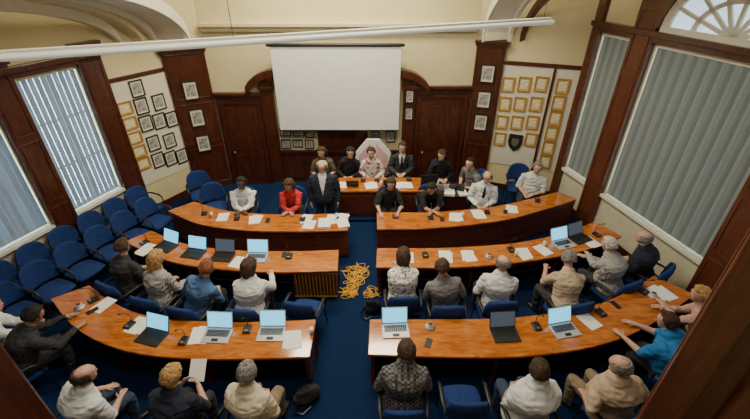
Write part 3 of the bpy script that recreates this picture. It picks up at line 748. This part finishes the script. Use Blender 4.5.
B_("person in blue shirt with auburn hair", -2.90, 5.06, 14, 20, "pale", False, hair="red", style="short", hands="knee", wt=1.1, twist=14, tilt=8)
B_("brown haired woman in white jacket at the middle desk", -2.05, 5.02, 5, 18, "white", True, hair="brown", style="bob", fem=True, hands="table", wt=1.2, twist=-12, tilt=5)
B_("woman in white patterned blouse close to the desk", .47, 5.32, 0, 20, "floral", True, hair="brown", style="bob", fem=True, hands="fold", wt=1.2)
B_("man in grey t-shirt seated with back turned", 1.17, 4.98, 0, 10, "grey", False, hair="brown", hands="lap", style="short", wt=1.1, twist=-12, hp=22)
B_("bald man in white shirt seated with back turned", 2.02, 5.08, -2, 10, "white", True, style="ring", hair="grey", hands="lap", wt=1.15, twist=10)
B_("person in beige top leaning chin on hand", 3.10, 5.26, -14, 28, "beige", False, hair="grey", hands=("fold", "chin"), hp=28, hyaw=20, wt=1.08, tilt=8, twist=12)
B_("man in grey striped shirt at the middle desk", 4.10, 5.62, -24, 20, "stripe", True, hair="white", hands="fold", wt=1.3, twist=-14)
B_("balding man in dark jacket at the desk end", 4.84, 5.82, -42, 12, "navy", True, hair="grey", style="ring", hands="lap", wt=1.25)
B_("person in white shirt beside the curved desk end", -5.52, 4.14, 50, 18, "white", True, hair="grey", hands="fold", wt=1.1)
B_("man in dark suit leaning over the curved desk end", -4.85, 4.02, 38, 28, "charcoal", True, hair="black", hands="table", skin="tan", hp=32, wt=1.15)
B_("bald man in white short-sleeved shirt", -3.55, 3.05, 26, 16, "white", False, "jean", style="ring", hair="brown", hands="knee", wt=1.22, tilt=6, hyaw=14)
B_("blonde person in dark top holding papers", -2.42, 3.00, 8, 16, "navy", False, hair="blonde", style="short", hands="hold", wt=1.22, hp=24)
B_("grey haired man in cream shirt", -1.50, 3.04, 8, 14, "cream", False, "khaki", hair="grey", style="short", hands="lap", wt=1.24, twist=12, tilt=-6)
B_("man in dark checked shirt seated with back turned", .36, 3.36, 0, 16, "check", True, hair="brown", hands="lap", wt=1.28)
B_("heavy man in white shirt seated back from the desk", 1.93, 3.06, -6, 8, "white", False, "jean", hair="brown", hands="lap", wt=1.45, twist=-10, tilt=5)
B_("balding man in beige shirt with arms on his chair", 3.02, 3.14, -16, 6, "beige", False, "khaki", hair="grey", style="ring", hands="arm", wt=1.4, twist=14, tilt=-5)
B_("man in bright blue shirt reaching across the desk", 4.02, 3.86, -38, 24, "bright", False, hair="brown", hands="table", wt=1.45)
B_("blonde woman in pink top at the desk end", 4.85, 4.38, -44, 14, "pinkish", True, hair="blonde", style="long", fem=True, hands="fold")

bpy.context.view_layer.update()
dg = bpy.context.evaluated_depsgraph_get()
LB = {"skin": 0, "torso": 5, "legs": 6, "shoe": 7}
def classify(P, segs):
    best = np.full(len(P), 1e9); lab = np.zeros(len(P), int)
    for a, b, r, l in segs:
        a = np.array(a); b = np.array(b); ab = b-a; t = np.clip(((P-a)@ab)/max(1e-9, ab@ab), 0, 1)
        d = np.linalg.norm(P-(a+t[:, None]*ab), axis=1)-r
        k = d < best; best[k] = d[k]; lab[k] = LB[l]
    return lab
for pi_, (o, x, segs, top, legs, skin, hair, suit, pel, R) in enumerate(pend):
    ev = o.evaluated_get(dg); me = ev.to_mesh()
    nv = len(me.vertices); co = np.empty(nv*3); me.vertices.foreach_get("co", co); co = co.reshape(-1, 3)
    no = np.empty(nv*3); me.vertices.foreach_get("normal", no); no = no.reshape(-1, 3)
    polys = [list(p.vertices) for p in me.polygons]
    cen = np.array([co[p].mean(axis=0) for p in polys]); ev.to_mesh_clear()
    lab = classify(cen, segs); vl = classify(co, segs)
    cloth = np.where((vl == 5) | (vl == 6))[0]; off_ = pi_*7.3
    for i in cloth:
        p = co[i]; n1 = noise.noise(V3((p[0]*9+off_, p[1]*9, p[2]*17))); n2 = noise.noise(V3((p[0]*20, p[1]*20+off_, p[2]*34)))
        dsp = .004+.016*(1-abs(n1)*2.4)*.6+.006*n2
        co[i] = p+no[i]*dsp
    Rn = np.array(R); loc = (cen-np.array(pel))@Rn
    if suit:
        k = (lab == 5) & (loc[:, 1] > .05) & (np.abs(loc[:, 0]) < (loc[:, 2]-.14)*.20) & (loc[:, 2] > .14); lab[k] = 8
    verts = [tuple(c) for c in co]+[tuple(p) for p in x.v]
    faces = polys+[[i+nv for i in f] for f in x.f]
    nm = bpy.data.meshes.new("person_body"); nm.from_pydata(verts, [], faces)
    for mt in (SK[skin], eyeW, eyeD, lip, H[hair], C[top], C[legs], M["black"], C["white"]): nm.materials.append(mt)
    nm.polygons.foreach_set("material_index", list(map(int, lab))+x.m); nm.polygons.foreach_set("use_smooth", [True]*len(faces)); nm.update()
    o.modifiers.clear(); o.data = nm

# ------------------------------------------------------------------ items on desks
def laptop(x, y, yaw, z=.751, body="silver", lit=True, ang_=112, w=.40):
    r = thing("laptop", ("silver" if body == "silver" else "black")+" open laptop "+("with lit screen" if lit else "with dark screen")+" on the desk", "laptop", (x, y, z), -math.radians(yaw), "laptops on the desks")
    dp = w*.68
    g = MB(); g.box((0, 0, .009), (w, dp, .016)); g.obj("laptop_base", M[body], r, bevel=.004)
    g = MB()
    for i in range(5):
        for j in range(12): g.box((-w*.42+w*.84*(j+.5)/12, dp*.33-i*dp*.095, .018), (w*.06, dp*.075, .004))
    g.box((0, -dp*.32, .0175), (.10, .055, .002)); g.obj("keyboard", M["black"], r)
    a = math.radians(ang_-90); Rm = Matrix.Rotation(-a, 3, 'X')
    lid = MB(); c = V3((0, dp/2, .018))+Rm @ V3((0, 0, dp*.49)); lid.box(c, (w, .008, dp*.98), R=Rm); lo = lid.obj("laptop_lid", M[body], r, bevel=.003)
    d = MB(); c = V3((0, dp/2, .018))+Rm @ V3((0, -.006, dp*.50)); d.box(c, (w-.03, .003, dp*.86), R=Rm); d.obj("display", M["display"] if lit else M["displaydim"], lo)
for x, y, yaw, bd, lit in ((-3.31, 4.02, 15, "black", True), (-2.35, 4.05, 3, "silver", True), (-1.55, 4.08, 0, "silver", True), (-3.45, 6.00, 12, "black", True), (-2.87, 5.90, 6, "black", False), (-4.08, 6.22, 24, "black", True),
                           (-2.23, 5.88, 2, "silver", True), (.31, 4.14, -3, "silver", True), (1.94, 4.06, -4, "black", False), (2.86, 4.15, -12, "silver", True), (3.71, 6.30, -18, "silver", True), (4.12, 6.48, -24, "black", False)):
    laptop(x, y, yaw, body=bd, lit=lit)
laptop(-.55, 8.65, 180, .816, "black", False, w=.30); laptop(.35, 8.7, 180, .816, "black", False, w=.30); laptop(1.58, 8.5, 180, .791, "silver", False, w=.34); laptop(2.0, 8.45, 200, .791, "black", False, w=.34)
def mic(x, y, yaw, z=.751):
    r = thing("desk_microphone", "black gooseneck conference microphone on the desk", "microphone", (x, y, z), -math.radians(yaw), "conference microphones")
    g = MB(); g.box((0, 0, .018), (.12, .16, .034)); g.obj("microphone_base", M["black"], r, bevel=.012)
    g = MB(); g.tube([(0, .05, .03), (0, .06, .14), (0, .02, .24), (0, -.05, .30)], [.005]*4, n=6); g.obj("gooseneck", M["black"], r, smooth=True)
    g = MB(); g.tube([(0, -.05, .30), (0, -.085, .325)], [.010, .013], n=8); g.obj("microphone_head", M["black"], r, smooth=True)
    g = MB(); g.box((0, -.045, .0365), (.05, .03, .006)); g.obj("button", M["metal"], r)
for x, y, yaw in ((-1.93, 4.17, 0), (-3.75, 4.25, 18), (-2.80, 3.95, 5), (2.46, 4.22, -6), (3.57, 4.50, -18), (4.5, 4.98, -30), (.95, 5.96, 0), (2.62, 6.12, -6), (-1.62, 5.92, 0), (-4.55, 6.35, 28),
                  (.44, 7.30, 180), (1.2, 7.25, 180), (2.48, 7.48, 188), (3.77, 7.98, 200), (-3.76, 7.42, 165), (-2.98, 7.22, 172), (-1.56, 7.18, 180), (-4.62, 4.78, 40), (4.5, 6.62, -25)):
    mic(x, y, yaw)
mic(.05, 8.85, 180, .816); mic(.85, 8.85, 180, .816); mic(-.3, 8.85, 180, .816)
def papers(x, y, yaw, n=2, z=.751, w=.23, h=.32, th=.0025):
    for i in range(n):
        r = math.radians(yaw+random.uniform(-14, 14)); g = MB()
        tt = th+.002*(i == 0)
        g.box((0, 0, tt/2), (w, h, tt))
        o = g.obj("paper_sheet" if th < .01 else "paper_stack", M["paper"], None, label="white paper document lying on a desk" if th < .01 else "thick stack of white papers on a desk", cat="paper", group="papers on the desks")
        o.location = (x+random.uniform(-.05, .05), y+random.uniform(-.03, .03), z+i*(tt+.001)); o.rotation_euler = (0, 0, -r)
for a in ((-1.20, 3.98, 0), (-3.60, 4.28, 18), (-4.45, 6.14, 25), (-.92, 7.20, 0), (-1.45, 7.22, 5), (-2.55, 7.2, 0), (-3.3, 7.3, -10), (1.32, 5.92, 0), (1.78, 5.92, 0), (2.82, 6.02, -8),
          (.60, 5.90, 0), (4.82, 4.95, -30), (-2.62, 4.05, 0), (2.3, 7.4, 8), (3.1, 7.62, 15), (1.75, 7.28, 0), (-.1, 8.6, 0, 2, .816), (.8, 8.62, 0, 2, .816), (-.80, 8.6, 0, 1, .816), (1.38, 8.35, 10, 1, .791), (-.75, 7.24, 12), (4.3, 6.4, -20),
          (3.35, 4.35, -16, 1), (-4.35, 4.7, 35, 1), (3.25, 6.15, -14, 1), (-2.55, 5.78, 4, 1)):
    papers(*a)
papers(-1.05, 7.02, 4, 1, .751, .26, .34, .045); papers(-.72, 7.0, -6, 1, .751, .24, .33, .03); papers(-1.38, 7.0, 8, 1, .751, .24, .32, .02); papers(.62, 8.55, 0, 1, .816, .26, .3, .05)
papers(1.80, 8.28, 0, 1, .791, .24, .28, .06); papers(1.42, 8.62, 10, 1, .791, .22, .26, .12); papers(2.12, 8.24, -8, 1, .791, .2, .26, .04)
mo = thing("desktop_monitor", "dark desktop monitor on the clerk's desk", "monitor", (1.30, 8.50, .79), math.radians(10))
g = MB(); g.box((0, 0, .24), (.42, .03, .27)); g.obj("monitor_housing", M["black"], mo, bevel=.006)
g = MB(); g.box((0, .04, .06), (.05, .03, .14)); g.obj("monitor_stand", M["black"], mo); g = MB(); g.box((0, .03, .006), (.2, .14, .012)); g.obj("monitor_foot", M["black"], mo)
for x, y in ((.84, 4.22), (4.62, 4.88), (2.15, 5.92), (-4.75, 4.62)):
    r = thing("cup_and_saucer", "white china cup and saucer on the desk", "cup", (x, y, .751), random.uniform(0, 6), "white cups and saucers")
    g = MB(); g.tube([(0, 0, .004), (0, 0, .012)], [.050, .080], n=20, cap=False); g.obj("saucer", M["china"], r, smooth=True)
    g = MB(); g.tube([(0, 0, .014), (0, 0, .03), (0, 0, .07)], [.022, .036, .044], n=18, cap=False); g.tube([(.040, 0, .06), (.064, 0, .05), (.060, 0, .032), (.036, 0, .028)], [.004]*4, n=6); g.obj("cup", M["china"], r, smooth=True)
    g = MB(); g.tube([(0, 0, .0705), (0, 0, .0715)], [.037, .037], n=16, cap=False); g.obj("tea", M["tea"], r)
for x, y, yaw in ((.78, 3.92, 20), (-1.72, 5.98, 0), (-4.5, 4.55, 40), (1.45, 7.2, 10), (2.9, 7.5, 20), (-2.3, 7.15, 0), (3.9, 4.68, -20)):
    g = MB(); g.box((0, 0, .006), (.09, .17, .010)); o = g.obj("mobile_phone", M["black"], None, bevel=.003, label="black phone lying on the desk", cat="phone", group="phones on the desks")
    o.location = (x, y, .751); o.rotation_euler = (0, 0, -math.radians(yaw))
for x, y in ((2.66, 5.95), (-.95, 4.1), (1.9, 7.3), (-3.55, 7.3), (.15, 8.62), (3.3, 6.25)):
    zz = .816 if y > 8.5 else .751
    g = MB(); g.tube([(0, 0, .002), (0, 0, .11)], [.028, .034], n=14, cap=False)
    o = g.obj("water_glass", M["china"], None, smooth=True, label="small drinking glass standing on the desk", cat="glass", group="drinking glasses"); o.location = (x, y, zz)
g = MB(); g.box((0, 0, 0), (.21, .004, .28), R=Matrix.Rotation(-.9, 3, 'X')); o = g.obj("paper_sheet", M["paper"], None, label="white paper held open by a seated person", cat="paper"); o.location = (-2.36, 3.38, .87)
rnd = random.Random(3)
def cordpile(cx0, cy0, sx, sy, nk):
    yc = MB()
    for k in range(nk):
        cx, cy = cx0+rnd.uniform(-sx, sx), cy0+rnd.uniform(-sy, sy); pts = []
        a_, b_, c_ = rnd.uniform(.05, .15), rnd.uniform(.05, .16), rnd.uniform(0, 6); e_, f_ = rnd.uniform(2.2, 4.3), rnd.uniform(2.2, 4.3)
        for i in range(36):
            t = i/35*math.pi*2*1.2+c_
            pts.append((cx+a_*math.cos(t)+.07*math.cos(e_*t+k), cy+b_*math.sin(t)+.07*math.sin(f_*t+k), .009+.04*abs(math.sin(1.9*t+k))))
        yc.tube(pts, [.006]*36, n=5)
    return yc.obj("cord_pile", M["yellow"], None, smooth=True, label="loose tangle of yellow cord on the blue carpet", cat="cord")
cordpile(-.42, 6.22, .13, .22, 9); cordpile(-.46, 5.82, .09, .12, 5); cordpile(-.04, 5.72, .03, .08, 2)
def bag(x, y, rz, mat, label, s=1, sl=1):
    r = thing("bag", label, "bag", (x, y, 0), rz); r.scale = (1, 1, sl)
    g = MB(); g.tube([(0, 0, .13*s), (.02, 0, .2*s), (-.03, -.04, .36*s)], [(.21*s, .13*s), (.19*s, .12*s), (.12*s, .05*s)], n=16, side=(1, 0, 0)); g.obj("bag_body", mat, r, smooth=True)
    g = MB(); g.tube([(0, .11*s, .07*s), (0, .13*s, .12*s), (0, .11*s, .2*s)], [(.12*s, .03*s)]*3, n=12, side=(1, 0, 0)); g.obj("front_pocket", mat, r, smooth=True)
    g = MB(); g.tube([(-.08*s, 0, .36*s), (-.05*s, -.05, .46*s), (.03*s, -.05, .46*s), (.05*s, 0, .36*s)], [.010]*4, n=6); g.obj("handle", M["steel"], r, smooth=True)
    g = MB(); g.tube([(-.15*s, -.1, .28*s), (-.26*s, -.12, .08), (-.14*s, -.2, .02), (0, -.16, .06)], [(.02, .006)]*4, n=6); g.obj("strap", M["steel"], r, smooth=True)
bag(-1.0, 3.52, .5, C["charcoal"], "slumped black bag on the carpet beside a chair", 1, .75); bag(-.05, 5.25, 0, C["navy"], "dark bag on the carpet at the aisle", .8)

# ------------------------------------------------------------------ lights, camera
def area(x, y, z, sx, sy, e, col, rx=0, rz=0, ry=0):
    l = bpy.data.lights.new("ceiling_light", 'AREA'); l.shape = 'RECTANGLE'; l.size = sx; l.size_y = sy; l.energy = e; l.color = col
    o = bpy.data.objects.new("ceiling_light", l); o.location = (x, y, z); o.rotation_euler = (rx, ry, rz); COL.objects.link(o)
area(-.9, 8.6, 6.9, 3.5, .8, 380, (1, .89, .62)); area(-.6, 5.4, 6.9, 3.5, .8, 250, (1, .91, .74)); area(-.6, 2.0, 6.9, 3.5, .8, 90, (1, .91, .76))
world = bpy.data.worlds.new("World"); bpy.context.scene.world = world; world.use_nodes = True
world.node_tree.nodes["Background"].inputs[0].default_value = (.6, .75, 1, 1); world.node_tree.nodes["Background"].inputs[1].default_value = .3
cam = bpy.data.cameras.new("camera"); cam.sensor_width = 36; cam.lens = 19.2; cam.clip_start = .05
co_ = bpy.data.objects.new("camera", cam); COL.objects.link(co_); co_.location = (0, 0, 5.5); co_.rotation_euler = (math.radians(58), 0, 0)
bpy.context.scene.camera = co_
